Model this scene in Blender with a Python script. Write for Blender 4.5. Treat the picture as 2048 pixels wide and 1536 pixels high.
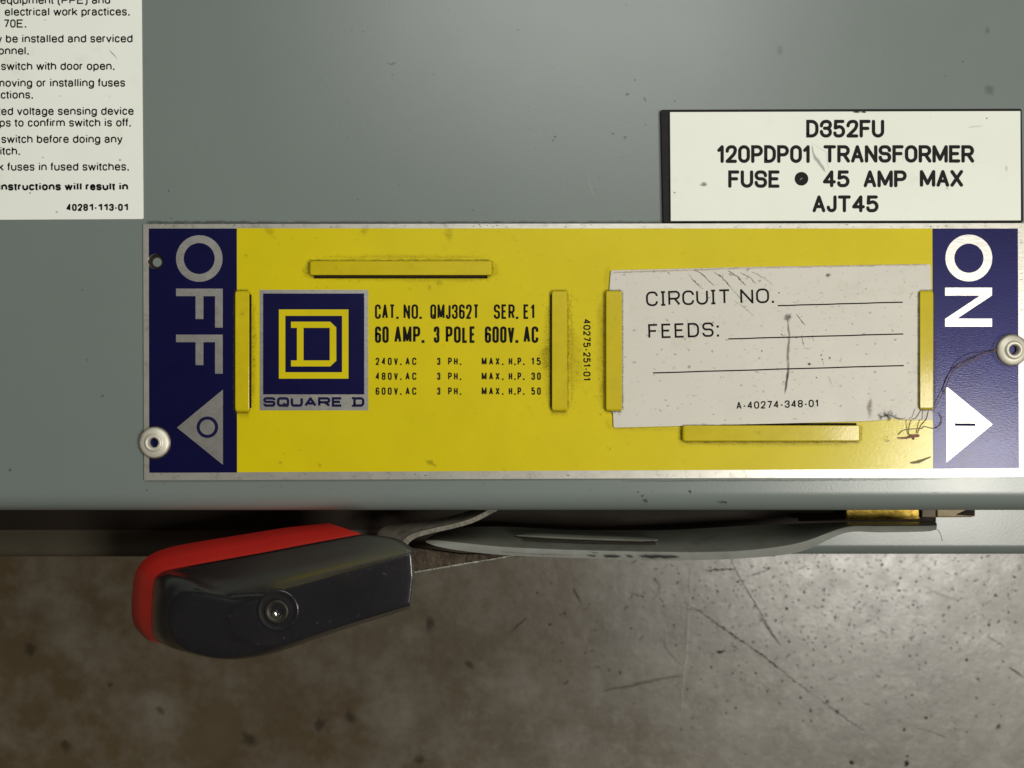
import bpy, bmesh, math, random
from mathutils import Vector
import numpy as np
random.seed(7); rng = np.random.RandomState(7)
for o in list(bpy.data.objects): bpy.data.objects.remove(o)
scene = bpy.context.scene
C = scene.collection

# ------------------------------------------------------------------ camera, world, lamps, exposure
S = 0.00012                 # metres per photograph pixel on the cover's face (photo 2048 x 1536)
LENS = 32.0
D0 = S*2048*LENS/36.0       # camera height over the cover's face
FLOOR = -0.15
cd = bpy.data.cameras.new('camera'); cam = bpy.data.objects.new('camera', cd); C.objects.link(cam)
cd.lens = LENS; cd.sensor_width = 36; cam.location = (0, 0, D0)
cd.clip_start = 0.005; cd.clip_end = 50
cd.dof.use_dof = True; cd.dof.focus_distance = D0; cd.dof.aperture_fstop = 20
scene.camera = cam
w = bpy.data.worlds.new('World'); scene.world = w; w.use_nodes = True
w.node_tree.nodes['Background'].inputs[0].default_value = (1.0, 0.92, 0.78, 1)
w.node_tree.nodes['Background'].inputs[1].default_value = 0.05
def lamp(name, loc, size, power, col, sizey=None):
    l = bpy.data.lights.new(name, 'AREA'); l.energy = power; l.color = col
    l.shape = 'RECTANGLE'; l.size = size; l.size_y = sizey or size
    o = bpy.data.objects.new(name, l); C.objects.link(o); o.location = loc
    o.rotation_euler = (Vector((0, 0, 0))-Vector(loc)).to_track_quat('-Z', 'Y').to_euler()
    return o
lamp('warehouse_lamp', (0.585, -0.165, 0.95), 0.26, 7.6, (1.0, 0.965, 0.88), 0.18)
lamp('ceiling_panel_lamp', (0.06, 0.34, 0.60), 0.36, 1.75, (0.985, 1.0, 0.955), 0.26)
scene.view_settings.view_transform = 'Standard'; scene.view_settings.look = 'None'
scene.view_settings.exposure = 0.0; scene.view_settings.gamma = 1

# ------------------------------------------------------------------ helpers
def W(px, py, z=0.0):
    k = S*(D0-z)/D0
    return ((px-1024)*k, -(py-768)*k, z)
def srgb(r, g, b):
    f = lambda v: (v/255/12.92) if v/255 <= .04045 else ((v/255+.055)/1.055)**2.4
    return (f(r), f(g), f(b), 1)
def nd(t, typ, **kw):
    n = t.nodes.new(typ)
    for k, v in kw.items(): setattr(n, k, v)
    return n
def ramp(t, fac, stops):
    r = nd(t, 'ShaderNodeValToRGB'); e = r.color_ramp.elements
    while len(e) < len(stops): e.new(0.5)
    for i, (p, c) in enumerate(stops):
        e[i].position = p; e[i].color = c if len(c) == 4 else (*c, 1)
    t.links.new(fac, r.inputs[0]); return r.outputs[0]
def noise(t, scale, detail=4, rough=.55, sc=(1, 1, 1), off=(0, 0, 0), rot=0):
    tc = nd(t, 'ShaderNodeTexCoord'); m = nd(t, 'ShaderNodeMapping')
    m.inputs['Scale'].default_value = sc; m.inputs['Location'].default_value = off; m.inputs['Rotation'].default_value = (0, 0, rot)
    n = nd(t, 'ShaderNodeTexNoise'); n.inputs['Scale'].default_value = scale
    n.inputs['Detail'].default_value = detail; n.inputs['Roughness'].default_value = rough
    t.links.new(tc.outputs['Object'], m.inputs[0]); t.links.new(m.outputs[0], n.inputs['Vector'])
    return n.outputs['Fac']
def mixc(t, fac, a, b, mode='MIX'):
    m = nd(t, 'ShaderNodeMix', data_type='RGBA', blend_type=mode)
    for sock, v in ((m.inputs[0], fac), (m.inputs[6], a), (m.inputs[7], b)):
        if isinstance(v, (float, int)): sock.default_value = v
        elif isinstance(v, tuple): sock.default_value = v
        else: t.links.new(v, sock)
    return m.outputs[2]
def bump(t, b, h, strength, dist, prev=None):
    n = nd(t, 'ShaderNodeBump'); n.inputs['Strength'].default_value = strength; n.inputs['Distance'].default_value = dist
    t.links.new(h, n.inputs['Height'])
    if prev: t.links.new(prev, n.inputs['Normal'])
    t.links.new(n.outputs[0], b.inputs['Normal']); return n.outputs[0]
MATS = {}
def mat(name, col, rough=.5, metal=0, var=.12, vs=120, bs=0, bscale=900, bdist=.0001, coat=0, coatr=.2, spec=.5, bsc=(1, 1, 1),
        specks=None, dirt=None):
    m = bpy.data.materials.new(name); m.use_nodes = True; t = m.node_tree; b = t.nodes['Principled BSDF']
    n = noise(t, vs, 6, .6)
    lo = tuple(c*(1-var) for c in col[:3])+(1,); hi = tuple(min(1, c*(1+var)) for c in col[:3])+(1,)
    c = ramp(t, n, [(.3, lo), (.7, hi)])
    if dirt:      # (colour, scale, threshold lo, hi, strength)
        dn = noise(t, dirt[1], 8, .7, off=(3, 1, 0)); f = ramp(t, dn, [(dirt[2], (0, 0, 0)), (dirt[3], (dirt[4],)*3)])
        c = mixc(t, f, c, dirt[0])
    if specks:
        sn = noise(t, specks[1], 2, .5, sc=specks[5] if len(specks) > 5 else (1, 1, 1), off=(.3, .7, 0)); f = ramp(t, sn, [(specks[2], (0, 0, 0)), (specks[3], (specks[4],)*3)])
        c = mixc(t, f, c, specks[0])
    t.links.new(c, b.inputs['Base Color'])
    rn = noise(t, vs*2.3, 5, .6, off=(1, 2, 0))
    mr = nd(t, 'ShaderNodeMapRange'); mr.inputs[3].default_value = rough*.85; mr.inputs[4].default_value = min(1, rough*1.15)
    t.links.new(rn, mr.inputs[0]); t.links.new(mr.outputs[0], b.inputs['Roughness'])
    b.inputs['Metallic'].default_value = metal; b.inputs['Coat Weight'].default_value = coat; b.inputs['Coat Roughness'].default_value = coatr
    b.inputs['Specular IOR Level'].default_value = spec
    if bs:
        bump(t, b, noise(t, bscale, 3, .5, sc=bsc), bs, bdist)
        if coat: t.links.new(b.inputs['Normal'].links[0].from_socket, b.inputs['Coat Normal'])
    MATS[name] = m; return m
paint = mat('grey_enamel', srgb(115, 124, 120), .31, var=.035, vs=14, bs=.35, bscale=1500, bdist=.00004, spec=.5, dirt=(srgb(90, 88, 78), 40, .60, .80, .18))
paintd = mat('grey_enamel_handle', srgb(106, 107, 98), .42, var=.10, vs=160, bs=.3, bscale=1200, bdist=.00005, dirt=(srgb(70, 62, 50), 140, .5, .75, .5))
alu = mat('bare_aluminium', srgb(196, 193, 184), .38, metal=.65, var=.07, vs=260, bs=.35, bscale=900, bdist=.00005, bsc=(.35, 1.6, 1), dirt=(srgb(110, 104, 92), 420, .55, .72, .5))
aluprint = mat('brushed_aluminium', srgb(196, 194, 188), .40, metal=.9, var=.05, vs=300, bs=.4, bscale=900, bdist=.00005, bsc=(.45, 1.5, 1), specks=(srgb(120, 118, 110), 1700, .64, .72, .35, (.5, 1.4, 1)))
WR = dict(bs=.38, bscale=2300, bdist=.00004, bsc=(.5, 1.5, 1))
yellow = mat('yellow_enamel', srgb(208, 190, 0), .45, metal=0, var=.045, vs=60, coat=.4, coatr=.15, spec=.22, dirt=(srgb(120, 104, 20), 330, .62, .80, .30), **WR)
blue = mat('blue_enamel', srgb(14, 13, 68), .40, metal=.5, var=.10, vs=70, coat=.22, coatr=.16, spec=.3, **WR)
navy = mat('navy_print', srgb(16, 14, 58), .7, spec=.15, var=.08, vs=200)
tabm = mat('yellow_enamel_tab', srgb(196, 177, 2), .45, var=.06, vs=300, coat=.3, coatr=.15, spec=.25, bs=.25, bscale=1400, bdist=.00005, dirt=(srgb(105, 88, 18), 380, .60, .78, .45))
black = mat('black_ink', srgb(14, 12, 11), .7, spec=.15, var=.2, vs=900)
engr = mat('engraved_black', srgb(12, 10, 11), .6, spec=.2, var=.3, vs=500, bs=.5, bscale=1600, bdist=.0001)
coreblack = mat('black_core_plastic', srgb(25, 22, 20), .6, var=.25, spec=.2, vs=300, bs=.3, bscale=1500, bdist=.0001)
tagwhite = mat('white_laminate', srgb(233, 236, 224), .42, var=.02, vs=60, bs=.12, bscale=900, bdist=.00004, dirt=(srgb(165, 160, 140), 70, .60, .80, .30), specks=(srgb(120, 110, 95), 700, .74, .80, .4))
vinyl = mat('white_vinyl', srgb(240, 243, 234), .45, var=.02, vs=60, dirt=(srgb(190, 186, 150), 60, .58, .8, .35))
cardm = mat('white_card_plastic', srgb(206, 201, 190), .46, var=.025, vs=90, bs=.25, bscale=900, bdist=.00005, bsc=(.6, 1.3, 1), dirt=(srgb(150, 138, 112), 110, .58, .80, .35), specks=(srgb(95, 88, 74), 900, .66, .74, .55, (.8, 1, 1)))
rub = mat('black_grip_plastic', srgb(24, 23, 27), .32, var=.25, vs=60, coat=.55, coatr=.14, bs=.35, bscale=1100, bdist=.00006, dirt=(srgb(58, 52, 34), 45, .50, .74, .40), specks=(srgb(80, 74, 62), 900, .70, .76, .5))
redm = mat('red_grip_plastic', srgb(250, 52, 42), .42, var=.05, vs=60, bs=.25, bscale=1100, bdist=.00006, dirt=(srgb(150, 30, 20), 90, .6, .8, .3))
linkm = mat('folded_steel', srgb(150, 143, 128), .42, metal=.35, var=.35, vs=260, bs=.6, bscale=700, bdist=.00015, dirt=(srgb(60, 48, 38), 200, .50, .72, .6))
steel = mat('worn_dark_steel', srgb(84, 74, 62), .5, metal=.75, var=.4, vs=260, bs=.7, bscale=700, bdist=.0002, dirt=(srgb(40, 30, 24), 240, .45, .65, .8))
edge = mat('bright_cut_steel', srgb(205, 205, 190), .35, metal=.9, var=.35, vs=500, bs=.6, bscale=1200, bdist=.0002)
brass = mat('yellow_zinc_steel', srgb(150, 126, 58), .48, metal=1, var=.55, vs=380, bs=.8, bscale=1300, bdist=.00012)
dark = mat('dark_paint_and_shade', srgb(34, 27, 21), .7, var=.25, vs=60, spec=.2)  # shade in gap and slots put into this colour; also plain dark parts
rivetm = mat('rivet_aluminium', srgb(215, 210, 194), .5, metal=.4, var=.05, vs=600, bs=.3, bscale=1500, bdist=.00005)
hairm = mat('brown_fibre', srgb(104, 80, 56), .5, var=.3, vs=900)
screwm = mat('screw_steel', srgb(165, 155, 125), .3, metal=1, var=.3, vs=600)

# concrete floor material
def floor_mat():
    m = bpy.data.materials.new('trowelled_concrete'); m.use_nodes = True; t = m.node_tree; b = t.nodes['Principled BSDF']
    c = ramp(t, noise(t, 16, 8, .62), [(.30, srgb(84, 78, 66)), (.52, srgb(112, 106, 94)), (.70, srgb(152, 147, 136))])
    c = mixc(t, ramp(t, noise(t, 75, 8, .7, off=(4, 2, 0)), [(.42, (0, 0, 0)), (.68, (.36,)*3)]), c, srgb(78, 68, 50))
    c = mixc(t, ramp(t, noise(t, 210, 6, .7, off=(8, 2, 0)), [(.50, (0, 0, 0)), (.70, (.45,)*3)]), c, srgb(156, 152, 142))
    c = mixc(t, ramp(t, noise(t, 560, 5, .75, off=(1, 9, 0)), [(.55, (0, 0, 0)), (.68, (.75,)*3)]), c, srgb(70, 62, 54))
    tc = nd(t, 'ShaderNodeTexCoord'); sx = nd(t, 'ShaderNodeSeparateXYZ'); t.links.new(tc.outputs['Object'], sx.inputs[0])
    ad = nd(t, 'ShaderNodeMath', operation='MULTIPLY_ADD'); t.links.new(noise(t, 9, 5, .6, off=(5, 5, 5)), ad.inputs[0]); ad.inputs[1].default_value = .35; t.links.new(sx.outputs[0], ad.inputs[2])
    # dim warm light at left painted as browner concrete, pale wear round the trowel line
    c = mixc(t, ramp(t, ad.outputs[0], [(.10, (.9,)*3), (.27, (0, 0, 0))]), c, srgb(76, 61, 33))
    c = mixc(t, ramp(t, noise(t, 26, 7, .7, off=(7, 7, 0)), [(.45, (0, 0, 0)), (.75, (.35,)*3)]), c, srgb(160, 157, 150))
    t.links.new(c, b.inputs['Base Color'])
    r = ramp(t, noise(t, 60, 6, .7, off=(2, 2, 5)), [(.3, (.27,)*3), (.7, (.46,)*3)])
    t.links.new(r, b.inputs['Roughness']); b.inputs['Specular IOR Level'].default_value = .8; b.inputs['Coat Weight'].default_value = .7; b.inputs['Coat Roughness'].default_value = .40
    p = bump(t, b, noise(t, 300, 6, .65), .35, .0003)
    bump(t, b, noise(t, 30, 3, .5), .3, .0012, p)
    return m
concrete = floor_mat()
def decal_mat(name, col, scale=700, lo=.35, hi=.6, rough=.7):
    m = bpy.data.materials.new(name); m.use_nodes = True; t = m.node_tree; b = t.nodes['Principled BSDF']
    b.inputs['Base Color'].default_value = col; b.inputs['Roughness'].default_value = rough; b.inputs['Specular IOR Level'].default_value = .2
    a = nd(t, 'ShaderNodeAttribute', attribute_name='amount')
    f = ramp(t, noise(t, scale, 6, .7), [(lo, (0, 0, 0)), (hi, (1, 1, 1))])
    mu = nd(t, 'ShaderNodeMath', operation='MULTIPLY'); t.links.new(a.outputs['Fac'], mu.inputs[0]); t.links.new(f, mu.inputs[1])
    t.links.new(mu.outputs[0], b.inputs['Alpha']); return m
grime = decal_mat('grime', srgb(52, 44, 34)); grimeY = decal_mat('grime_on_yellow', srgb(66, 54, 20), 3200, .34, .66)
soot = decal_mat('black_scuff', srgb(22, 18, 16), 500, .20, .45); rust = decal_mat('rust_stain', srgb(150, 110, 72), 500, .3, .6)
chalk = decal_mat('pale_streak', srgb(205, 202, 192), 300, .3, .6); scratch = decal_mat('fine_scratch', srgb(58, 52, 46), 900, .2, .45)

def link_mesh(name, verts, faces, m, parent=None, smooth=False, loc=None):
    me = bpy.data.meshes.new(name); me.from_pydata([tuple(v) for v in verts], [], faces); me.update()
    me.materials.append(m)
    if smooth: me.polygons.foreach_set('use_smooth', [True]*len(me.polygons))
    return place(name, me, parent)
def world_loc(o):
    v = Vector(o.location); p = o.parent
    while p: v += p.location; p = p.parent
    return v
def place(name, me, parent):
    o = bpy.data.objects.new(name, me); C.objects.link(o)
    if parent: o.parent = parent; o.location = -world_loc(parent)
    return o
def thing(name, label, cat, loc, group=None):
    o = bpy.data.objects.new(name, None); C.objects.link(o); o.location = loc; o.empty_display_size = .01
    o['label'] = label; o['category'] = cat
    if group: o['group'] = group
    return o
def fix_normals(me):
    bm = bmesh.new(); bm.from_mesh(me); bmesh.ops.recalc_face_normals(bm, faces=bm.faces); bm.to_mesh(me); bm.free()

def circ(cx, cy, r, n=64, ry=None):
    return [(cx+r*math.cos(2*math.pi*i/n), cy+(ry or r)*math.sin(2*math.pi*i/n)) for i in range(n)]
def rect(x0, y0, x1, y1): return [(x0, y0), (x1, y0), (x1, y1), (x0, y1)]
def plate(name, loops, z0, z1, m, parent=None, bev=0, res=1):
    """2-D outline with holes (photo pixels measured at height z1) -> solid from z0 to z1"""
    cu = bpy.data.curves.new(name, 'CURVE'); cu.dimensions = '2D'; cu.fill_mode = 'BOTH'
    th = (z1-z0)/2
    for lp in loops:
        sp = cu.splines.new('POLY'); sp.points.add(len(lp)-1); sp.use_cyclic_u = True
        for p, q in zip(sp.points, lp):
            a = W(q[0], q[1], z1); p.co = (a[0], a[1], 0, 1)
    cu.extrude = max(0, th-bev); cu.bevel_depth = bev; cu.bevel_resolution = res; cu.offset = -bev
    tmp = bpy.data.objects.new('tmp', cu); C.objects.link(tmp)
    me = bpy.data.meshes.new_from_object(tmp.evaluated_get(bpy.context.evaluated_depsgraph_get()))
    bpy.data.objects.remove(tmp); bpy.data.curves.remove(cu)
    for v in me.vertices: v.co.z += (z0+z1)/2
    me.materials.clear(); me.materials.append(m); me.name = name
    return place(name, me, parent)
def sheet(name, loops, z, m, parent=None):
    """flat print: front face only"""
    cu = bpy.data.curves.new(name, 'CURVE'); cu.dimensions = '2D'; cu.fill_mode = 'BOTH'
    for lp in loops:
        sp = cu.splines.new('POLY'); sp.points.add(len(lp)-1); sp.use_cyclic_u = True
        for p, q in zip(sp.points, lp):
            a = W(q[0], q[1], z); p.co = (a[0], a[1], 0, 1)
    tmp = bpy.data.objects.new('tmp', cu); C.objects.link(tmp)
    me = bpy.data.meshes.new_from_object(tmp.evaluated_get(bpy.context.evaluated_depsgraph_get()))
    bpy.data.objects.remove(tmp); bpy.data.curves.remove(cu)
    for v in me.vertices: v.co.z = z
    me.materials.clear(); me.materials.append(m); me.name = name
    return place(name, me, parent)

# --- built-in font text, fitted to a base line and cap height
def text(name, s, p0, p1, cap, z, m, parent, bold=0, xs=None, align='fit'):
    """p0,p1 = ends of the base line in photo pixels; align 'right': width from xs, ends at p1"""
    cu = bpy.data.curves.new(name, 'FONT'); cu.body = s; cu.size = 1; cu.offset = bold; cu.resolution_u = 3
    tmp = bpy.data.objects.new('tmp', cu); C.objects.link(tmp)
    me = bpy.data.meshes.new_from_object(tmp.evaluated_get(bpy.context.evaluated_depsgraph_get()))
    bpy.data.objects.remove(tmp); bpy.data.curves.remove(cu)
    X = [v.co.x for v in me.vertices]; x0, x1 = min(X), max(X)
    ux, uy = p1[0]-p0[0], p1[1]-p0[1]; L = math.hypot(ux, uy) or 1; ux /= L; uy /= L
    nx, ny = uy, -ux      # "up" of the letters in pixel space (y down)
    sc = cap/CAPH
    kx = (L/(x1-x0)) if align == 'fit' else sc*xs
    for v in me.vertices:
        a = (v.co.x-x0)*kx if align == 'fit' else (v.co.x-x1)*kx+L
        h = v.co.y*sc
        v.co = W(p0[0]+ux*a+nx*h, p0[1]+uy*a+ny*h, z)
    me.materials.clear(); me.materials.append(m); me.name = name
    fix_up(me)
    return place(name, me, parent)
def fix_up(me):
    bm = bmesh.new(); bm.from_mesh(me)
    for f in bm.faces:
        f.normal_update()
        if f.normal.z < 0: f.normal_flip()
    bm.to_mesh(me); bm.free()
def cap_height():
    cu = bpy.data.curves.new('h', 'FONT'); cu.body = 'H'; cu.size = 1
    tmp = bpy.data.objects.new('tmp', cu); C.objects.link(tmp)
    me = bpy.data.meshes.new_from_object(tmp.evaluated_get(bpy.context.evaluated_depsgraph_get()))
    r = max(v.co.y for v in me.vertices); bpy.data.objects.remove(tmp); bpy.data.meshes.remove(me); return r
CAPH = cap_height()

# --- stroke lettering (r = rounded corner)
R_ = 1
G = {
 'A': (1, [[(0, 0), (.5, 1), (1, 0)], [(.17, .3), (.83, .3)]]),
 'C': (1, [[(1, .70), (1, 1, R_), (0, 1, R_), (0, 0, R_), (1, 0, R_), (1, .30)]]),
 'D': (1, [[(0, 0), (0, 1), (1, 1, R_), (1, 0, R_), (0, 0), (0, .3)]]),
 'E': (.85, [[(1, 1), (0, 1), (0, 0), (1, 0)], [(0, .52), (.85, .52)]]),
 'F': (.85, [[(1, 1), (0, 1), (0, 0)], [(0, .52), (.85, .52)]]),
 'H': (1, [[(0, 0), (0, 1)], [(1, 0), (1, 1)], [(0, .5), (1, .5)]]),
 'J': (.7, [[(1, 1), (1, 0, R_), (0, 0, R_), (0, .25)]]),
 'L': (.8, [[(0, 1), (0, 0), (1, 0)]]),
 'M': (1.3, [[(0, 0), (0, 1), (.5, .12), (1, 1), (1, 0)]]),
 'N': (1, [[(0, 0), (0, 1), (1, 0), (1, 1)]]),
 'O': (1, [[(.5, 1), (0, 1, R_), (0, 0, R_), (1, 0, R_), (1, 1, R_), (.5, 1)]]),
 '0': (1, [[(.5, 1), (0, 1, R_), (0, 0, R_), (1, 0, R_), (1, 1, R_), (.5, 1)]]),
 'P': (1, [[(0, 0), (0, 1), (1, 1, R_), (1, .45, R_), (0, .45)]]),
 'Q': (1, [[(.5, 1), (0, 1, R_), (0, 0, R_), (1, 0, R_), (1, 1, R_), (.5, 1)], [(.5, .27), (1.06, -.07)]]),
 'R': (1, [[(0, 0), (0, 1), (1, 1, R_), (1, .46, R_), (0, .46)], [(.55, .46), (1.02, 0)]]),
 'S': (1, [[(1, .74), (1, 1, R_), (0, 1, R_), (0, .52, R_), (1, .52, R_), (1, 0, R_), (0, 0, R_), (0, .26)]]),
 'T': (1, [[(0, 1), (1, 1)], [(.5, 1), (.5, 0)]]),
 'U': (1, [[(0, 1), (0, 0, R_), (1, 0, R_), (1, 1)]]),
 'V': (1, [[(0, 1), (.5, 0), (1, 1)]]),
 'X': (1, [[(0, 1), (1, 0)], [(0, 0), (1, 1)]]),
 '1': (.45, [[(0, .76), (.85, 1), (.85, 0)]]),
 '2': (.95, [[(0, .70), (0, 1, R_), (1, 1, R_), (1, .58, R_), (0, 0), (1, 0)]]),
 '3': (.98, [[(0, .70), (0, 1, R_), (1, 1, R_), (1, .53, R_), (.35, .53)], [(.40, .53), (1, .53, R_), (1, 0, R_), (0, 0, R_), (0, .30)]]),
 '4': (1, [[(.74, 0), (.74, 1), (0, .28), (1, .28)]]),
 '5': (.95, [[(.92, 1), (.10, 1), (.05, .55), (.5, .64), (1, .62, R_), (1, 0, R_), (0, 0, R_), (0, .2)]]),
 '6': (.95, [[(1, .76), (1, 1, R_), (0, 1, R_), (0, 0, R_), (1, 0, R_), (1, .56, R_), (0, .56, R_), (0, .3)]]),
 '8': (.95, [[(.5, 1), (0, 1, R_), (0, .53, R_), (1, .53, R_), (1, 1, R_), (.5, 1)], [(.5, .53), (0, .53, R_), (0, 0, R_), (1, 0, R_), (1, .53, R_), (.5, .53)]]),
 '.': (.0, [[(0, 0), (0, .02)]]), ' ': (.42, []),
 'I': (.42, [[(.5, 0), (.5, 1)], [(0, 1), (1, 1)], [(0, 0), (1, 0)]]),
 ':': (.0, [[(0, 0), (0, .02)]]), '-': (.42, [[(0, .38), (1, .38)]]),
 '7': (.95, [[(0, 1), (1, 1), (.35, 0)]]),
 'a': (.98, [[(.04, .53), (.04, .73, R_), (.92, .73, R_), (.92, .1), (1.02, 0)], [(.92, .43), (0, .40, R_), (0, 0, R_), (.92, 0, R_), (.92, .3)]]),
 'b': (.92, [[(0, 1), (0, 0)], [(0, .3), (0, .73, R_), (1, .73, R_), (1, 0, R_), (0, 0, R_), (0, .35)]]),
 'c': (.90, [[(1, .52), (1, .73, R_), (0, .73, R_), (0, 0, R_), (1, 0, R_), (1, .22)]]),
 'd': (.92, [[(1, 1), (1, 0)], [(1, .3), (1, .73, R_), (0, .73, R_), (0, 0, R_), (1, 0, R_), (1, .35)]]),
 'e': (.95, [[(0, .38), (1, .38), (1, .73, R_), (0, .73, R_), (0, 0, R_), (1, 0, R_), (1, .2)]]),
 'f': (.40, [[(.35, 0), (.35, 1, R_), (1.05, 1)], [(-.35, .73), (1.15, .73)]]),
 'g': (.92, [[(1, .73), (1, -.28, R_), (0, -.28, R_), (0, -.1)], [(1, .3), (1, .73, R_), (0, .73, R_), (0, 0, R_), (1, 0, R_), (1, .35)]]),
 'h': (.88, [[(0, 1), (0, 0)], [(0, .35), (0, .73, R_), (1, .73, R_), (1, 0)]]),
 'i': (.0, [[(0, 0), (0, .73)], [(0, .93), (0, 1.04)]]),
 'k': (.88, [[(0, 1), (0, 0)], [(.95, .73), (0, .25)], [(.35, .42), (1, 0)]]),
 'l': (.0, [[(0, 0), (0, 1)]]),
 'm': (1.6, [[(0, .73), (0, 0)], [(0, .35), (0, .73, R_), (.5, .73, R_), (.5, 0)], [(.5, .35), (.5, .73, R_), (1, .73, R_), (1, 0)]]),
 'n': (.88, [[(0, .73), (0, 0)], [(0, .35), (0, .73, R_), (1, .73, R_), (1, 0)]]),
 'o': (.96, [[(.5, .73), (0, .73, R_), (0, 0, R_), (1, 0, R_), (1, .73, R_), (.5, .73)]]),
 'p': (.92, [[(0, .73), (0, -.3)], [(0, .3), (0, .73, R_), (1, .73, R_), (1, 0, R_), (0, 0, R_), (0, .35)]]),
 'q': (.92, [[(1, .73), (1, -.3)], [(1, .3), (1, .73, R_), (0, .73, R_), (0, 0, R_), (1, 0, R_), (1, .35)]]),
 'r': (.42, [[(0, .73), (0, 0)], [(0, .3), (0, .73, R_), (1.05, .71)]]),
 's': (.84, [[(1, .54), (1, .73, R_), (0, .73, R_), (0, .38, R_), (1, .36, R_), (1, 0, R_), (0, 0, R_), (0, .19)]]),
 't': (.36, [[(.4, .95), (.4, 0, R_), (1.15, 0)], [(-.45, .73), (1.3, .73)]]),
 'u': (.88, [[(0, .73), (0, 0, R_), (1, 0, R_), (1, .35)], [(1, .73), (1, 0)]]),
 'v': (.92, [[(0, .73), (.5, 0), (1, .73)]]), 'y': (.92, [[(0, .73), (.52, 0)], [(1, .73), (.45, -.2, R_), (.05, -.28)]]),
 'w': (1.45, [[(0, .73), (.27, 0), (.5, .7), (.73, 0), (1, .73)]]),
 '(': (.25, [[(1, 1.05), (0, .8, R_), (0, 0, R_), (1, -.28)]]), ')': (.25, [[(0, 1.05), (1, .8, R_), (1, 0, R_), (0, -.28)]]),
}
def roundpoly(pts, rad):
    out = []
    for i, p in enumerate(pts):
        if len(p) == 3 and 0 < i < len(pts)-1:
            a = Vector(pts[i-1][:2]); b = Vector(p[:2]); c = Vector(pts[i+1][:2])
            la, lc = (a-b).length, (c-b).length
            fa = .5 if (len(pts[i-1]) == 3) else .98; fc = .5 if (len(pts[i+1]) == 3) else .98
            r = min(rad, la*fa, lc*fc)
            p0 = b+(a-b).normalized()*r; p2 = b+(c-b).normalized()*r
            K = .5523
            c1 = p0+(b-p0)*K; c2 = p2+(b-p2)*K
            for k in range(9):
                t = k/8; q = p0*(1-t)**3+c1*3*t*(1-t)**2+c2*3*t*t*(1-t)+p2*t**3; out.append(q)
        else: out.append(Vector(p[:2]))
    o2 = [out[0]]
    for q in out[1:]:
        if (q-o2[-1]).length > 1e-4: o2.append(q)
    return o2
class Strokes:
    def __init__(s, z): s.v = []; s.f = []; s.z = z; s.n = 0
    def ribbon(s, pts, w, cap):
        V_ = [Vector(p) for p in pts]
        for i in range(1, len(V_)-1):     # very sharp turns: two separate strokes joined by a round
            if (V_[i]-V_[i-1]).normalized().dot((V_[i+1]-V_[i]).normalized()) < -.1:
                s.ribbon(V_[:i+1], w, cap); s.n += 1; s.disc(V_[i].x, V_[i].y, w/2); s.ribbon(V_[i:], w, cap); return
        s.n += 1; z = s.z+s.n*4e-7
        P = [Vector(p) for p in pts]; N = len(P); L = []; Rr = []
        if cap == 'butt':   # square, extended by nothing
            pass
        for i in range(N):
            d0 = (P[i]-P[i-1]).normalized() if i else None; d1 = (P[i+1]-P[i]).normalized() if i < N-1 else None
            if d0 is None: n = Vector((-d1.y, d1.x)); k = 1
            elif d1 is None: n = Vector((-d0.y, d0.x)); k = 1
            else:
                t = (d0+d1)
                if t.length < 1e-6: t = d1
                t.normalize(); n = Vector((-t.y, t.x)); k = 1/max(.72, abs(n.dot(Vector((-d1.y, d1.x)))))
            L.append(P[i]+n*w/2*k); Rr.append(P[i]-n*w/2*k)
        b = len(s.v)
        for l, r in zip(L, Rr): s.v += [W(l.x, l.y, z), W(r.x, r.y, z)]
        for i in range(N-1): a = b+2*i; s.f.append((a, a+1, a+3, a+2))
        if cap == 'round':
            for q in [P[0], P[-1]]+[p for p in P[1:-1]]:
                if q is not P[0] and q is not P[-1] and len(P) > 12: continue
                s.n += 1; s.disc(q.x, q.y, w/2)
    def disc(s, x, y, r, n=14):
        s.n += 1; z = s.z+s.n*4e-7; b = len(s.v)
        for i in range(n): s.v.append(W(x+r*math.cos(6.2832*i/n), y+r*math.sin(6.2832*i/n), z))
        s.f.append(tuple(range(b, b+n)))
    def word(s, txt, x0, x1, yt, yb, w, cap='butt', gap=.35, rad=.5, rmax=None):
        """fit txt between x0,x1 (outer), cap top yt, base yb (outer), stroke w"""
        tot = sum(G[c][0] for c in txt); n = len(txt)
        inner = (x1-x0)-n*w            # each glyph is unit*width + stroke
        cw = inner/(tot+gap*(n-1)) if n > 1 or tot else 0
        x = x0
        T, B = yt+w/2, yb-w/2
        for c in txt:
            gw, pl = G[c]; gx = x+w/2
            for p in pl:
                pp = [((gx+q[0]*gw*cw, B-(q[1])*(B-T), q[2]) if len(q) == 3 else (gx+q[0]*gw*cw, B-q[1]*(B-T))) for q in p]
                if c in '.:':
                    s.ribbon([(gx, yb), (gx, yb-w*1.1)], w*1.15, 'butt')
                    if c == ':': s.ribbon([(gx, yb-(yb-yt)*.62), (gx, yb-(yb-yt)*.62-w*1.1)], w*1.15, 'butt')
                    continue
                s.ribbon(roundpoly(pp, rmax if rmax else rad*gw*cw), w, cap)
            x += gw*cw+w+gap*cw
    def slope(s, x0, y0, k):     # lay the finished lettering on a sloping base line
        for i, v in enumerate(s.v): s.v[i] = (v[0]+(v[1]+(y0-768)*S)*k, v[1]-(v[0]-(x0-1024)*S)*k, v[2])
    def build(s, name, m, parent):
        me = bpy.data.meshes.new(name); me.from_pydata(s.v, [], s.f); me.update(); me.materials.append(m); fix_up(me)
        return place(name, me, parent)

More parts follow.
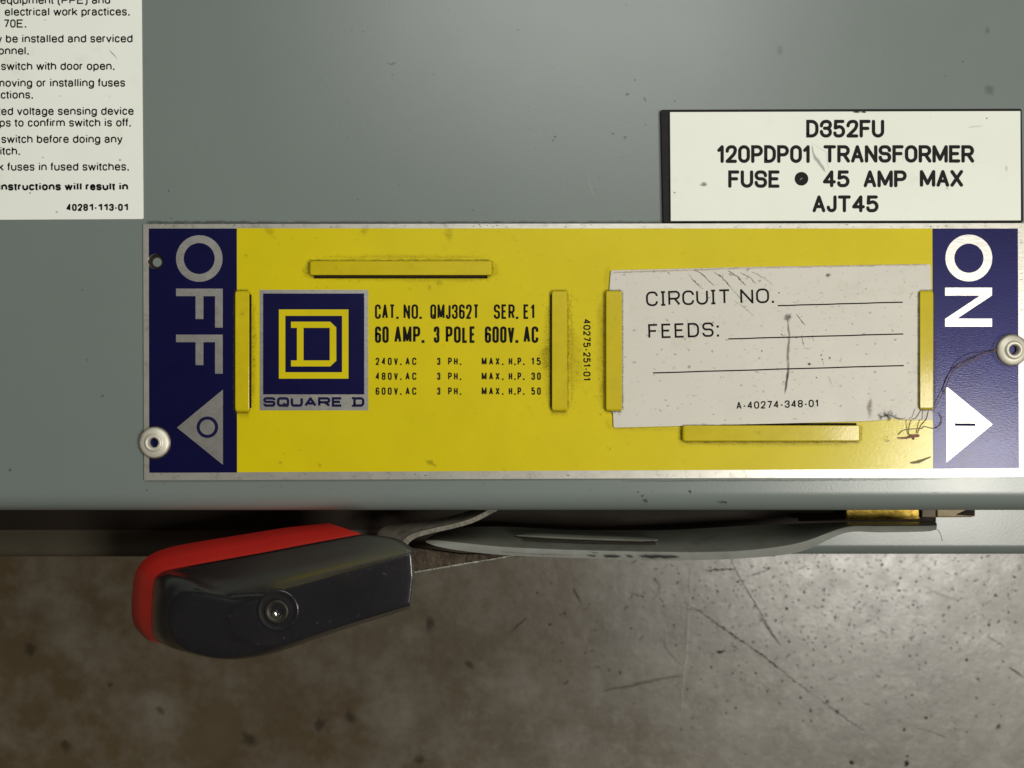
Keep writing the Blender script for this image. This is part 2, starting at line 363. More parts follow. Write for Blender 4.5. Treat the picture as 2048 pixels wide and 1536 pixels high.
# --- soft-edged marks
class Marks:
    def __init__(s, z): s.v = []; s.f = []; s.a = []; s.z = z; s.n = 0
    def stroke(s, pts, w, a=1, jag=.15, taper=True, seg=3.0):
        seg = max(seg, w*.9); jag = jag*.5 if w > 7 else jag
        s.n += 1; z = s.z+s.n*5e-7; P = [Vector(p) for p in pts]; Q = [P[0]]
        for p, q in zip(P, P[1:]):
            m = max(1, int((q-p).length/seg)); Q += [p+(q-p)*(k/m) for k in range(1, m+1)]
        N = len(Q); b = len(s.v); cols = (-1, -.4, 0, .4, 1); al = (0, .6, 1, .6, 0)
        for i, p in enumerate(Q):
            d = (Q[min(N-1, i+1)]-Q[max(0, i-1)]); d = d.normalized() if d.length else Vector((1, 0)); n = Vector((-d.y, d.x))
            t = i/max(1, N-1); k = (math.sin(math.pi*min(1, max(0, t)))**.5 if taper else 1)*(1+jag*random.uniform(-2, 2))
            e = n*random.uniform(-1, 1)*w*jag
            for c, aa in zip(cols, al):
                q = p+n*c*w/2*max(.15, k)+e; s.v.append(W(q.x, q.y, z)); s.a.append(aa*a*(0 if i in (0, N-1) else 1))
        for i in range(N-1):
            for j in range(4):
                q = b+i*5+j; s.f.append((q, q+1, q+6, q+5))
    def blob(s, x, y, rx, ry=None, a=1, rot=0, jag=.3, n=14, soft=.45):
        s.n += 1; z = s.z+s.n*5e-7; b = len(s.v); ry = ry or rx
        s.v.append(W(x, y, z)); s.a.append(a)
        for ring, aa in ((soft, a*.9), (1, 0)):
            for i in range(n):
                t = 6.28318*i/n; k = ring*(1+random.uniform(-jag, jag))
                u, v = rx*k*math.cos(t), ry*k*math.sin(t)
                s.v.append(W(x+u*math.cos(rot)-v*math.sin(rot), y+u*math.sin(rot)+v*math.cos(rot), z)); s.a.append(aa)
        for i in range(n):
            j = (i+1) % n
            s.f += [(b, b+1+i, b+1+j), (b+1+i, b+1+n+i, b+1+n+j, b+1+j)]
    def build(s, name, m, parent):
        me = bpy.data.meshes.new(name); me.from_pydata(s.v, [], s.f); me.update()
        at = me.attributes.new('amount', 'FLOAT', 'POINT'); at.data.foreach_set('value', s.a)
        me.materials.append(m); fix_up(me); o = place(name, me, parent); o['kind'] = 'stuff'; return o

def catmull(P, n=6, closed=False):
    P = [Vector(p) for p in P]; N = len(P); out = []
    for i in range(N if closed else N-1):
        g = (lambda k: P[k % N]) if closed else (lambda k: P[max(0, min(N-1, k))])
        a, b, c, d = g(i-1), g(i), g(i+1), g(i+2)
        for k in range(n):
            t = k/n; out.append(.5*((2*b)+(c-a)*t+(2*a-5*b+4*c-d)*t*t+(3*b-a-3*c+d)*t**3))
    if not closed: out.append(P[-1])
    return out
def loft(name, rows, m, parent, closed=False, capstart=False, capend=False, smooth=True, autosm=None):
    n = len(rows[0]); v = [p for r in rows for p in r]; f = []
    for i in range(len(rows)-1):
        for j in range(n if closed else n-1):
            k = (j+1) % n; f.append((i*n+j, i*n+k, (i+1)*n+k, (i+1)*n+j))
    if capstart: f.append(tuple(range(n))[::-1])
    if capend: f.append(tuple((len(rows)-1)*n+j for j in range(n)))
    o = link_mesh(name, v, f, m, parent, smooth); fix_normals(o.data)
    if autosm: o.data.set_sharp_from_angle(angle=math.radians(autosm))
    return o
def lathe(name, cx, cy, prof, z, m, parent, n=48, tilt=None):
    """profile of (radius px, height px)"""
    c = Vector(W(cx, cy, z)); rows = []
    for r, h in prof:
        rows.append([c+Vector((max(r, .01)*S*math.cos(6.283185*i/n), max(r, .01)*S*math.sin(6.283185*i/n), h*S)) for i in range(n)])
    return loft(name, rows, m, parent, closed=True, capstart=False, capend=False)
def tube(name, pts, r, m, parent, closedends=True, n=6):
    P = [Vector(p) for p in pts]; rows = []
    for i, p in enumerate(P):
        d = (P[min(len(P)-1, i+1)]-P[max(0, i-1)]).normalized(); a = d.orthogonal().normalized(); b = d.cross(a)
        k = 1 if 0 < i < len(P)-1 else .3
        rows.append([p+(a*math.cos(6.2832*j/n)+b*math.sin(6.2832*j/n))*r*k for j in range(n)])
    return loft(name, rows, m, parent, closed=True, capstart=True, capend=True)

# ------------------------------------------------------------------ floor
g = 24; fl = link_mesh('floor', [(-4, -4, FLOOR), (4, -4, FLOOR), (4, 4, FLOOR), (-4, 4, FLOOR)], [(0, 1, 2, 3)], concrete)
fl['kind'] = 'structure'
fm = Marks(FLOOR+.0002)
def F(x, y): return (1000+x*.5117, 1100+y*.5117)     # from the enlarged floor region
def fs(pts, w, a=1, **k): fm.stroke([F(*p) for p in pts], w, a, **k)
fs([(715, 203), (780, 240), (850, 290), (930, 345), (1010, 400), (1075, 450), (1150, 512), (1230, 568)], 4.2, .95, jag=.35)
fs([(1230, 568), (1300, 620), (1370, 672), (1440, 715)], 3, .6, jag=.3)
fs([(900, 40), (950, 130), (1010, 230), (1060, 320), (1100, 378)], 3.0, .9, jag=.2)
fs([(1010, 250), (1050, 310), (1100, 380)], 4.0, .8, jag=.2)
fs([(800, 70), (808, 82), (860, 76), (925, 72)], 4.5, 1, jag=.35)
fs([(835, 397), (860, 395), (880, 405)], 7, 1, jag=.4); fs([(848, 402), (885, 396)], 5, 1, jag=.4)
fs([(283, 145), (300, 175), (318, 212)], 4.5, .8); fs([(108, 262), (70, 295), (40, 325)], 3.5, .75)
fs([(480, 238), (505, 214)], 5, .7); fs([(960, 105), (1010, 92), (1060, 72)], 3.5, .55, jag=.3)
fs([(1155, 80), (1215, 58)], 2.5, .6); fs([(620, 330), (660, 400), (710, 455)], 2.5, .55)
fs([(1620, 695), (1680, 708), (1760, 740)], 3, .55); fs([(1985, 455), (2048, 498)], 6, .6)
fs([(1660, 140), (1720, 175), (1800, 200)], 3, .35); fs([(1900, 335), (1975, 380)], 4, .5, jag=.3)
fs([(720, 490), (620, 505), (520, 530), (400, 550)], 9, .35, jag=.2); fs([(500, 165), (570, 185)], 4, .4); fs([(600, 110), (625, 140), (600, 200)], 4, .4, jag=.3)
for x, y, r, a in [(1122, 230, 6, 1), (1078, 275, 5, .8), (1050, 72, 6, .9), (640, 220, 4, .8), (680, 294, 4, .9), (195, 292, 6, .6), (145, 168, 5, .6), (252, 248, 6, .6), (1000, 482, 4.5, .9),
        (1045, 552, 4, .8), (885, 638, 4, .8), (890, 590, 4, .7), (1215, 628, 6, .8), (1280, 592, 7, .6), (1665, 657, 6, 1), (1580, 703, 5, 1), (1825, 430, 6, .9), (1602, 414, 5, .8),
        (1912, 293, 6, .9), (1938, 178, 7, .7), (1375, 832, 9, 1), (1590, 835, 10, 1), (1593, 805, 5, .9), (1950, 690, 9, .6), (1870, 505, 6, .6), (1735, 340, 5, .5), (1130, 360, 4, .7),
        (1265, 195, 5, .7), (1190, 165, 6, .7), (1300, 72, 4, .8), (1493, 58, 5, 1), (1440, 52, 4, .7), (1475, 188, 4, .8), (1615, 215, 5, .8), (1560, 160, 6, .7), (1405, 205, 5, .6), (1245, 48, 4, .8), (1095, 125, 4, .7),
        (470, 480, 7, .5), (710, 700, 5, .5), (1175, 578, 5, .7), (1320, 632, 7, .6), (1660, 325, 3.5, .8), (1510, 598, 4, .5), (1235, 345, 5, .6), (1115, 340, 3.5, .7), (990, 360, 5, .6), (783, 385, 4, .6)]:
    X, Y = F(x, y); fm.blob(X, Y, r*.75, r*.55, a, rot=random.uniform(0, 3), jag=.45)
for k in range(520):   # small pits, denser in the worn area at right
    X = min(2080, random.gauss(1720, 260)); Y = 1110+abs(random.gauss(0, 150))
    if X < 1020 or Y > 1560: continue
    fm.blob(X, Y, random.uniform(1.2, 4.0), random.uniform(.9, 2.4), random.uniform(.4, 1), rot=random.uniform(0, 3), jag=.5, n=9)
for k in range(230):
    X = random.gauss(1700, 280); Y = 1110+abs(random.gauss(0, 160)); a = random.uniform(-1.3, 1.0); l = random.uniform(5, 20)
    if X < 1020: continue
    fm.stroke([(X, Y), (X+l*.5*math.cos(a)+random.uniform(-2, 2), Y+l*.5*math.sin(a)), (X+l*math.cos(a), Y+l*math.sin(a))], random.uniform(1.2, 2.8), random.uniform(.3, .8), jag=.4)
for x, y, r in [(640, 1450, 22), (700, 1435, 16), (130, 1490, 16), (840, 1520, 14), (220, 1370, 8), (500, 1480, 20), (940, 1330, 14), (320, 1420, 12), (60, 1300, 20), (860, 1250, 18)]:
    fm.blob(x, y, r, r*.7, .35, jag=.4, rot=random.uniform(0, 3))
fm.build('scuff_marks', soot, fl)
fc = Marks(FLOOR+.0006)
fc.stroke([F(748, 48), F(742, 170), F(735, 300), F(728, 420), F(712, 560), F(712, 640)], 7, .55, jag=.08)
fc.stroke([F(640, 430), F(690, 445), F(720, 480)], 5, .35)
fc.build('pale_trowel_line', chalk, fl)

# ------------------------------------------------------------------ switch box (behind) and cover
box = thing('switch_box', 'grey painted steel lower flange and dark side slot of the switch box behind the handle', 'switch box', W(1024, 1100, -.05))
ZF = -.034
def rolled(name, x0, x1, y0, yb, rp, z, depth, m, parent, yt=None):
    """sheet with its lower edge rolled back: flat from y0, arc of radius rp px to silhouette yb (photo px)"""
    rows = []; c0 = Vector(W(x0, y0, z)); a = W(0, yb, z)[1]; r = rp*S
    # position such that arc extreme projects to yb
    pr = [(c0.y, z)]
    yw = W(0, yb, z-r*.6)[1]
    for k in range(13):
        t = math.pi/2*k/12; pr.append((yw+r-r*math.sin(t), z-r+r*math.cos(t)))
    pr.append((yw, z-depth))
    X0, X1 = W(x0, 0, z)[0], W(x1, 0, z)[0]
    return loft(name, [[Vector((X, y, zz)) for y, zz in pr] for X in (X0, X1)], m, parent, autosm=40), yw
rolled('flange', 1555, 2150, 980, 1109, 26, ZF, .03, paint, box)
rolled('side_wall', 1000, 2150, 1000, 1094, 6, ZF-.03, .085, paint, box)
plate('slot_shade', [rect(-120, 960, 1872, 1060)], ZF+.0004, ZF+.0012, dark, box)  # shade inside the gap painted as a dark sheet
rolled('shaded_flange', -120, 1553, 980, 1114, 22, ZF, .04, mat('shaded_brown_paint', srgb(66, 60, 49), .6, var=.2, vs=40, spec=.25), box)  # left run of the flange, shade behind the handle put into its colour

cover = thing('switch_cover', 'grey enamelled steel switch cover with rolled lower edge, carrying the plates and stickers', 'switch cover', W(1024, 980, -.01))
rolled('front_panel', -400, 2500, -400, 1022, 44, 0, .030, paint, cover)
cm = Marks(.00008)
for x, y, r, a in [(704, 60, 2, .9), (785, 150, 2, .9), (1110, 273, 3.5, .9), (1106, 281, 3, .9), (1060, 257, 1.8, .7), (798, 370, 2, .8), (337, 382, 3, .6), (962, 12, 1.5, .8), (933, 272, 1.5, .7),
        (1247, 315, 2, .6), (1226, 267, 4, .5), (1250, 275, 6, .35), (1270, 160, 4, .4), (1255, 188, 6, .35), (1290, 198, 6, .3), (1253, 10, 3, .4), (205, 460, 1.5, .8), (20, 940, 5, .6), (164, 580, 3, .4), (205, 792, 5, .4), (175, 720, 3, .5),
        (1285, 992, 4, .8), (1292, 1002, 7, .9), (1380, 983, 6, .7), (1276, 984, 4, .5), (1126, 1012, 2.5, .7), (1450, 1005, 5, .8), (1980, 180, 20, .2), (1975, 60, 12, .2), (1560, 100, 14, .15)]:
    cm.blob(x, y, r*.85, r*.5, a*.8, rot=random.uniform(0, 3), jag=.4)
cm.stroke([(1435, 1005), (1458, 1005)], 3, .9, jag=.3); cm.stroke([(772, 126), (782, 128), (795, 124)], 4, .4)
for k in range(60):
    cm.blob(random.uniform(0, 2040), random.choice([random.uniform(10, 440), random.uniform(965, 990), random.uniform(430, 1000) if k % 3 == 0 else random.uniform(0, 430)]), random.uniform(.8, 2), None, random.uniform(.2, .6), n=8)
cm.stroke([(290, 445), (700, 446), (1100, 446), (1330, 445)], 9, .45, jag=.2, taper=False)
cm.stroke([(1240, 962), (1300, 962), (1700, 960), (1900, 958)], 6, .3, jag=.1)
cm.build('grime_spots', soot, cover)
wl = Marks(.00009); wl.stroke([(1172, 340), (1180, 372), (1192, 400)], 2.5, .35); wl.stroke([(1130, 300), (1128, 400)], 5, .12); wl.build('pale_scratches', chalk, cover)

# ------------------------------------------------------------------ warning sticker
stk = thing('warning_sticker', 'white vinyl warning sticker with black instruction text at the upper left of the cover', 'sticker', W(140, 437, 0))
plate('backing', [[(-260, -300), (281, -300), (287, 436), (285, 438), (-260, 441)]], 0.00002, .00018, vinyl, stk)
Z = .00021
ADV = dict(a=.556, b=.556, c=.5, d=.556, e=.556, f=.278, g=.556, h=.556, i=.222, k=.5, l=.222, m=.833, n=.556, o=.556, p=.556, q=.556, r=.333, s=.5, t=.278, u=.556, v=.5, w=.722, y=.5, N=.722, F=.611, P=.667, A=.667, E=.667)
ADV.update({' ': .278, '.': .278, '(': .333, ')': .333, '-': .333}); ADV.update({c: .556 for c in '0123456789'})
ADB = dict(ADV); ADB.update(dict(n=.611, i=.278, s=.556, t=.333, r=.389, u=.611, c=.556, o=.611, w=.778, l=.278, e=.556))
def ln(t, y, xr, em=23.2, w=2.75, sb=1.8, ad=ADV):
    """sans-serif setting with real letter widths, right end at xr"""
    tot = sum(ad[c]*em for c in t); yy = y/3.2; x = xr/3.2+sb*.6-tot; xr = xr/3.2; st = Strokes(Z); cap = .72*em
    for c in t:
        a = ad[c]*em
        if c != ' ':
            if c in 'il.': st.word(c, x+a/2-w/2, x+a/2+w/2, yy-cap, yy, w)
            else:
                s_ = .3 if c in 'vwyAkft-' else (.8 if c == 'r' else sb)
                st.word(c, x+s_*.5, x+a-s_*.5, yy-cap, yy, w, 'butt', rad=.5)
        x += a
    st.slope(xr, yy, -.002); st.build('lettering', black, stk)
XS = .93
for s, y, xr in [('equipment (PPE) and', 25, 705), ('electrical work practices.', 100, 832), ('NFPA 70E.', 177, 170), ('only be installed and serviced', 272, 848), ('personnel.', 350, 186),
        ('switch with door open.', 448, 735), ('removing or installing fuses', 555, 800), ('connections.', 632, 213), ('rated voltage sensing device', 736, 855), ('clips to confirm switch is off.', 810, 840),
        ('switch before doing any', 915, 782), ('switch.', 992, 130), ('k fuses in fused switches.', 1092, 827)]:
    ln(s, y, xr)
ln('instructions will result in', 1218, 820, 22.2, 3.9, 1.3, ADB); ln('40281-113-01', 1350, 822, 20.2, 3.5, 1.4, ADB)
sm = Marks(.00026)
for p in [[(217, 98), (226, 108), (236, 119)]]: sm.stroke(p, 2, .7)
for x, y, r in [(90, 40, 2), (121, 192, 2), (219, 192, 1.5), (113, 424, 3), (60, 386, 3), (86, 315, 2), (240, 320, 3)]: sm.blob(x, y, r, r*.6, .6)
sm.build('scuff_marks', soot, stk)

# ------------------------------------------------------------------ engraved tag
tag = thing('engraved_tag', 'white engraved plastic tag reading D352FU above the nameplate at the upper right', 'tag', W(1690, 441, 0))
def tilt_plate(name, q, z0, z1, m, parent, bev=0): return plate(name, [q], z0, z1, m, parent, bev)
tilt_plate('black_core', [(1321, 221), (1326, 219), (2041, 217), (2044, 219), (2047, 442), (2043, 445), (1330, 446), (1326, 443)], .00002, .0010, coreblack, tag, .00015)
tilt_plate('white_face', [(1340, 224), (2041, 222), (2042, 440.5), (1341.5, 442)], .0010, .0016, tagwhite, tag, .00006)
def T(x, y): return 1300+x/2.738, 200+y/2.738
def tw(name, items, z):
    st = Strokes(z)
    for s, x0, x1, y0, y1 in items:
        a, b = T(x0, y0); c, d = T(x1, y1); st.word(s, a, c, b, d, 6.8, 'round', gap=.13, rmax=11)
    return st
ZT = .00162
tw('l', [('D352FU', 855, 1283, 108, 206)], ZT).build('lettering', engr, tag)
tw('l', [('120PDP01', 368, 878, 247, 345), ('TRANSFORMER', 950, 1775, 247, 343)], ZT).build('lettering', engr, tag)
s3 = tw('l', [('FUSE', 428, 710, 385, 481), ('45', 947, 1093, 385, 478), ('AMP', 1170, 1406, 385, 478), ('MAX', 1478, 1715, 383, 475)], ZT); s3.disc(*T(830, 431), 13.6, 28); s3.build('lettering', engr, tag)
tw('l', [('AJT45', 890, 1252, 522, 615)], ZT).build('lettering', engr, tag)
tm = Marks(ZT+.00005)
tm.stroke([T(885, 240), T(895, 300), T(930, 350), T(968, 400)], 8, .38, jag=.4); tm.stroke([T(880, 235), T(965, 285), T(980, 400)], 3, .15)
tm.blob(*T(295, 463), 8, 5, .5); tm.blob(*T(135, 507), 2, 1.5, .8); tm.blob(*T(1130, 66), 8, 2, .9); tm.blob(*T(1170, 66), 6, 2, .9)
tm.stroke([T(1950, 345), T(1955, 400)], 8, .2); tm.stroke([T(1380, 260), T(1385, 340)], 7, .12); tm.blob(*T(1845, 100), 2, 2, .6); tm.stroke([T(1740, 150), T(1830, 142)], 5, .15)
tm.build('scuff_marks', soot, tag)
ts = Marks(ZT+.00012); ts.stroke([T(820, 440), T(838, 424)], 3, 1, taper=False); ts.build('pale_chip', chalk, tag)

# ------------------------------------------------------------------ nameplate
npl = thing('nameplate', 'yellow and blue aluminium nameplate with OFF and ON arrows riveted to the grey cover', 'nameplate', W(1170, 961, 0))
ZP = .0008; ZC = ZP+.00003; ZL = ZP+.00006; ZM = ZP+.00009; ZN = ZP+.00012
tabs = [  # cx-range, y-range, free side
    ('h', 618, 521, 984, 550, 'b'), ('v', 469, 581, 498, 824, 'r'), ('v', 1104, 581, 1135, 822, 'l'),
    ('v', 1211, 581, 1244, 822, 'r'), ('h', 1365, 851, 1722, 883, 't'), ('v', 1840, 581, 1868, 819, 'l')]
def slot(t):
    k, x0, y0, x1, y1, fr = t
    if fr == 'b': return rect(x0+9, y1-16, x1-9, y1+7)
    if fr == 't': return rect(x0+9, y0-5, x1-9, y0+16)
    if fr == 'r': return rect(x1-14, y0+8, x1+5, y1-8)
    if fr == 'l': return rect(x0-4, y0+8, x0+14, y1-8)
slots = [slot(t) for t in tabs]
hole = circ(311.5, 523, 15.5, 40)
plate('aluminium_sheet', [[(286, 448), (2053, 446), (2056, 954), (288, 961)], hole]+slots, .00003, ZP, alu, npl, .00005)
sheet('blue_field', [[(297.5, 457), (473.6, 457), (474, 945), (298.5, 945.5)], [p for p in hole], ], ZC, blue, npl)
yl = rect(0, 0, 0, 0)
sheet('yellow_field', [[(473.8, 456.5), (1864.7, 457), (1866, 938), (474.2, 944.5)]]+slots[0:1]+[rect(483, 589, 503, 816)]+slots[2:5]+[rect(1836, 589, 1854, 811)], ZC, yellow, npl)
sheet('blue_field', [[(1864.9, 457), (2035.7, 457), (2038.3, 936.3), (1866.2, 938)]], ZC, blue, npl)
def A(x, y): return 270+x/2.792, 430+y/2.792
def Bq(x, y): return 1640+x/2.79, 430+y/2.79
PX = lambda f, pts: [f(*p) for p in pts]
sheet('lettering', [circ(*A(359, 243), 46.5, 96), circ(*A(358.5, 243), 31, 80)], ZL, aluprint, npl)
for dy in (0, 257):
    sheet('lettering', [PX(A, [(229, 411+dy), (490, 411+dy), (490, 629+dy), (447, 629+dy), (447, 453+dy), (382, 453+dy), (382, 581+dy), (338, 581+dy), (338, 453+dy), (229, 453+dy)])], ZL, aluprint, npl)
sheet('off_arrow', [PX(A, [(491, 975), (491, 1395), (234, 1187)])], ZL, aluprint, npl)
sheet('off_symbol', [circ(*A(404, 1185), 21.6, 64), circ(*A(404, 1185), 15.2, 64)], ZM, navy, npl)
sheet('lettering', [circ(*Bq(830.5, 240), 46.8, 96), circ(*Bq(831, 241), 29.2, 80)], ZL, aluprint, npl)
sheet('lettering', [PX(Bq, [(698, 405), (960, 405), (960, 449), (765, 578), (960, 578), (960, 623), (698, 623), (698, 580), (893, 450), (698, 450)])], ZL, aluprint, npl)
sheet('on_arrow', [PX(Bq, [(704, 968), (708, 961), (716, 965), (963, 1168), (706, 1380)])], ZL, aluprint, npl)
sheet('on_symbol', [PX(Bq, [(753, 1162), (867, 1163), (867, 1178), (753, 1177)])], ZM, navy, npl)
# square emblem
def E(x, y): return 500+x/5.485, 560+y/5.485
sheet('emblem_frame', [PX(E, rect(105, 108, 1298, 1430))], ZL, aluprint, npl)
sheet('emblem', [PX(E, rect(143, 148, 1253, 1255))], ZM, blue, npl)
sheet('emblem_square', [PX(E, rect(317, 323, 1080, 1082)), PX(E, rect(387, 393, 1010, 1012))], ZN, yellow, npl)
sheet('emblem_letter', [PX(E, [(450, 457), (880, 457), (946, 520), (947, 885), (880, 948), (450, 948), (450, 882), (515, 882), (515, 525), (450, 525)]), PX(E, rect(587, 525, 875, 882))], ZN, yellow, npl)
sq = Strokes(ZM); a = E(145, 1285); b = E(1015, 1391); sq.word('SQUARE', a[0], b[0], a[1], b[1], 5.0, 'butt', gap=.14, rmax=4.5)
a = E(1133, 1285); b = E(1255, 1391); sq.word('D', a[0], b[0], a[1], b[1], 5.0, 'butt', rmax=5)
for yy in (1296, 1380): p = E(1117, yy); q = E(1150, yy); sq.ribbon([p, q], 4.0, 'butt')
sq.build('lettering', navy, npl)
def N3(x, y): return 720+x/3.793, 480+y/3.793
def nw(items, y0, y1, w, gap, mx=None):
    st = Strokes(ZL)
    for s, x0, x1 in items:
        a = N3(x0, y0); b = N3(x1, y1); st.word(s, a[0], b[0], a[1], b[1], w, 'butt', gap=gap, rad=.5)
    st.build('lettering', black, npl)
nw([('CAT.', 113, 292), ('NO.', 330, 468), ('QMJ362T', 533, 903), ('SER.', 1015, 1200), ('E1', 1240, 1325)], 488, 599, 4.3, .32)
nw([('60', 113, 218), ('AMP.', 260, 488), ('3', 560, 603), ('POLE', 650, 878), ('600V.', 947, 1200), ('AC', 1240, 1353)], 655, 781, 5.2, .32)
for y, v, hp in ((892, '240V.', '15'), (1005, '480V.', '30'), (1118, '600V.', '50')):
    nw([(v, 118, 315), ('AC', 345, 428), ('3', 585, 610), ('PH.', 668, 768), ('MAX.', 923, 1088), ('H.P.', 1128, 1248), (hp, 1300, 1372)], y, y+57, 2.8, .85)
st = Strokes(ZL); st.word('40275-251-01', 1166.5, 1289.5, 623.2, 638, 2.7, 'butt', gap=.28, rmax=4)
x_, y_, _ = W(1166.5, 638, ZL); st.v = [(x_+(v[1]-y_), y_-(v[0]-x_), v[2]) for v in st.v]; st.build('lettering', black, npl)
# raised tabs
def tab(k, x0, y0, x1, y1, fr, h=10, t=4):
    """lanced strip: one long side bent up from the sheet, the other free"""
    wdt = (x1-x0) if k == 'v' else (y1-y0); L = (y1-y0) if k == 'v' else (x1-x0)
    pr = [(0, 0), (.3, h*.6), (1.2, h*.92), (2.6, h), (wdt-1.0, h), (wdt-.3, h-.3), (wdt, h-1.0), (wdt-.1, h-t), (wdt-3, h-t), (8, h-t), (6, h*.35), (5.5, 0)]
    rows = []
    for u, sc, dz in [(0, .0, .62), (1.2, .35, .80), (4, .8, .96), (8, 1, 1)]+[(L-8, 1, 1), (L-4, .8, .96), (L-1.2, .35, .80), (L, .0, .62)]:
        row = []
        ins = (1-sc)*2.5
        for a, b in pr:
            a2 = ins+a*(wdt-2*ins)/wdt; b2 = b*dz if b > 0 else 0
            if fr in ('b', 'r'): q = a2
            else: q = wdt-a2
            X, Y = (x0+q, y0+u) if k == 'v' else (x0+u, y0+q)
            b3 = W(X, Y, ZP+h*S); base = W(X, Y, ZP+b2*S)
            row.append(Vector((b3[0], b3[1], ZP+.00001+b2*S)))
        rows.append(row)
    return loft('card_clip', rows, tabm, npl, closed=True, capstart=True, capend=True, autosm=18)
for t in tabs: tab(*t)
sheet('mounting_hole_shade', [circ(311.5, 523, 17, 40), circ(314.5, 524.5, 9, 32)], .00003, dark, npl)  # shade inside the hole painted as a dark ring
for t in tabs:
    q = slot(t); sheet('clip_slot_shade', [[(q[0][0]-2, q[0][1]-2), (q[1][0]+2, q[1][1]-2), (q[2][0]+2, q[2][1]+2), (q[3][0]-2, q[3][1]+2)]], .00005, dark, npl).location.z -= 0.00003  # dark sheet stands for the shade within each slit
# rivets
for cx, cy in ((310, 885), (2023.5, 700)):
    lathe('rivet', cx, cy, [(31, -2), (31.2, 1), (30.4, 3.6), (27, 6.0), (20, 7.6), (17.8, 8.0), (16.8, 10.6), (14.5, 11.6), (12.2, 11.2), (10.2, 9.6), (9.6, 5), (9.4, -5.5)], ZP+.00002, rivetm, npl)
    c = W(cx, cy, ZP); link_mesh('rivet_bore', [(c[0]+9.3*S*math.cos(6.2832*i/24), c[1]+9.3*S*math.sin(6.2832*i/24), ZP-.0006) for i in range(24)], [tuple(range(24))], dark, npl)
# dirt on the plate
pm = Marks(ZP+.00016)
def dust(l, sp, a):
    L = math.hypot(l[2]-l[0], l[3]-l[1]); tx, ty = (l[2]-l[0])/L, (l[3]-l[1])/L
    for k in range(int(L*.55)):
        u = random.uniform(-.03, 1.03)*L; v = random.gauss(0, sp); pm.blob(l[0]+tx*u-ty*v, l[1]+ty*u+tx*v, random.uniform(.7, 2.0), random.uniform(.6, 1.4), a*random.uniform(.3, 1), n=7)
for (x0, y0, x1, y1, w_, a) in [(1098, 600, 1098, 815, 20, .7), (1095, 690, 1092, 740, 26, .8), (1142, 590, 1143, 820, 12, .6), (505, 590, 506, 818, 14, .8), (1203, 590, 1202, 825, 20, .6), (612, 528, 612, 552, 14, .6), (618, 555, 985, 558, 13, .7), (992, 525, 992, 555, 12, .5),
        (1148, 650, 1152, 780, 30, .35), (640, 514, 970, 514, 9, .5), (1360, 856, 1362, 888, 8, .5), (1370, 888, 1700, 890, 7, .5), (1215, 835, 1222, 860, 10, .4), (1216, 530, 1214, 580, 9, .45), (476, 832, 500, 832, 12, .5), (1225, 858, 1360, 858, 7, .4), (1100, 826, 1140, 828, 12, .5)]:
    n = 8; pm.stroke([(x0+(x1-x0)*i/n+random.uniform(-1, 1), y0+(y1-y0)*i/n) for i in range(n+1)], w_*1.3, a*.45, jag=.2, taper=True); dust((x0, y0, x1, y1), w_*.38, a)
for t in tabs:      # dirt packed against the foot of every clip
    k, x0, y0, x1, y1, fr = t
    for q in ([(x0-1, y0), (x1+1, y0)], [(x0-1, y1+1), (x1+1, y1+1)], [(x0-1, y0), (x0-1, y1)], [(x1+1, y0), (x1+1, y1)]):
        n = 10; pm.stroke([(q[0][0]+(q[1][0]-q[0][0])*i/n, q[0][1]+(q[1][1]-q[0][1])*i/n) for i in range(n+1)], 6.5, .95, jag=.12, taper=False)
for cx, cy in ((310, 885), (2023.5, 700)): pm.stroke([(cx+32*math.cos(i*.35), cy+32*math.sin(i*.35)) for i in range(19)], 7, .8, jag=.1, taper=False)
for x, y, r, a in [(862, 925, 8, .8), (870, 930, 5, .8), (570, 810, 5, .7), (562, 925, 4, .7), (493, 511, 4, .7), (556, 557, 2, .8), (634, 574, 2, .9), (640, 930, 4, .5), (570, 908, 2, .8), (820, 577, 2.5, .8), (860, 574, 6, .5), (1084, 590, 2, .9), (1258, 887, 2, .9), (1366, 506, 2, .8), (1220, 897, 3, .7),
        (880, 566, 9, .4), (550, 475, 3, .5), (1010, 940, 3, .6), (730, 460, 12, .3), (900, 466, 18, .3), (540, 462, 14, .3), (600, 900, 3, .4), (1160, 700, 4, .6), (1155, 745, 4, .6), (1172, 785, 4, .5), (1776, 882, 5, .9), (1775, 874, 3, .9)]:
    pm.blob(x, y, r, r*.6, a, rot=random.uniform(0, 3), jag=.45)
for k in range(150):
    x = random.gauss(900, 360); y = random.choice([random.gauss(512, 14), random.uniform(460, 940), random.gauss(470, 10)])
    if 478 < x < 1850 and 458 < y < 940: pm.blob(x, y, random.uniform(.7, 1.8), None, random.uniform(.3, .8), n=7)
for k in range(70):
    pm.blob(random.gauss(1150, 22), random.uniform(580, 830), random.uniform(1, 2.4), None, random.uniform(.3, .7), n=7)
pm.build('grime_marks', grimeY, npl)
em = Marks(ZP+.0001)   # nicks along the bare metal rim
for k in range(70):
    x = random.uniform(300, 2040); em.blob(x, random.choice([452, 951 if x < 1500 else 946]) + random.uniform(-3, 3), random.uniform(1, 4), random.uniform(.5, 1.4), random.uniform(.3, .8), n=8)
for k in range(14): x = random.uniform(1820, 1990); em.stroke([(x, 944), (x+1, 951)], 1.5, .8)
for k in range(26): y = random.uniform(470, 930); em.stroke([(2039, y), (2048, y+random.uniform(-2, 2))], 1.4, .6)
em.build('rim_nicks', scratch, npl)

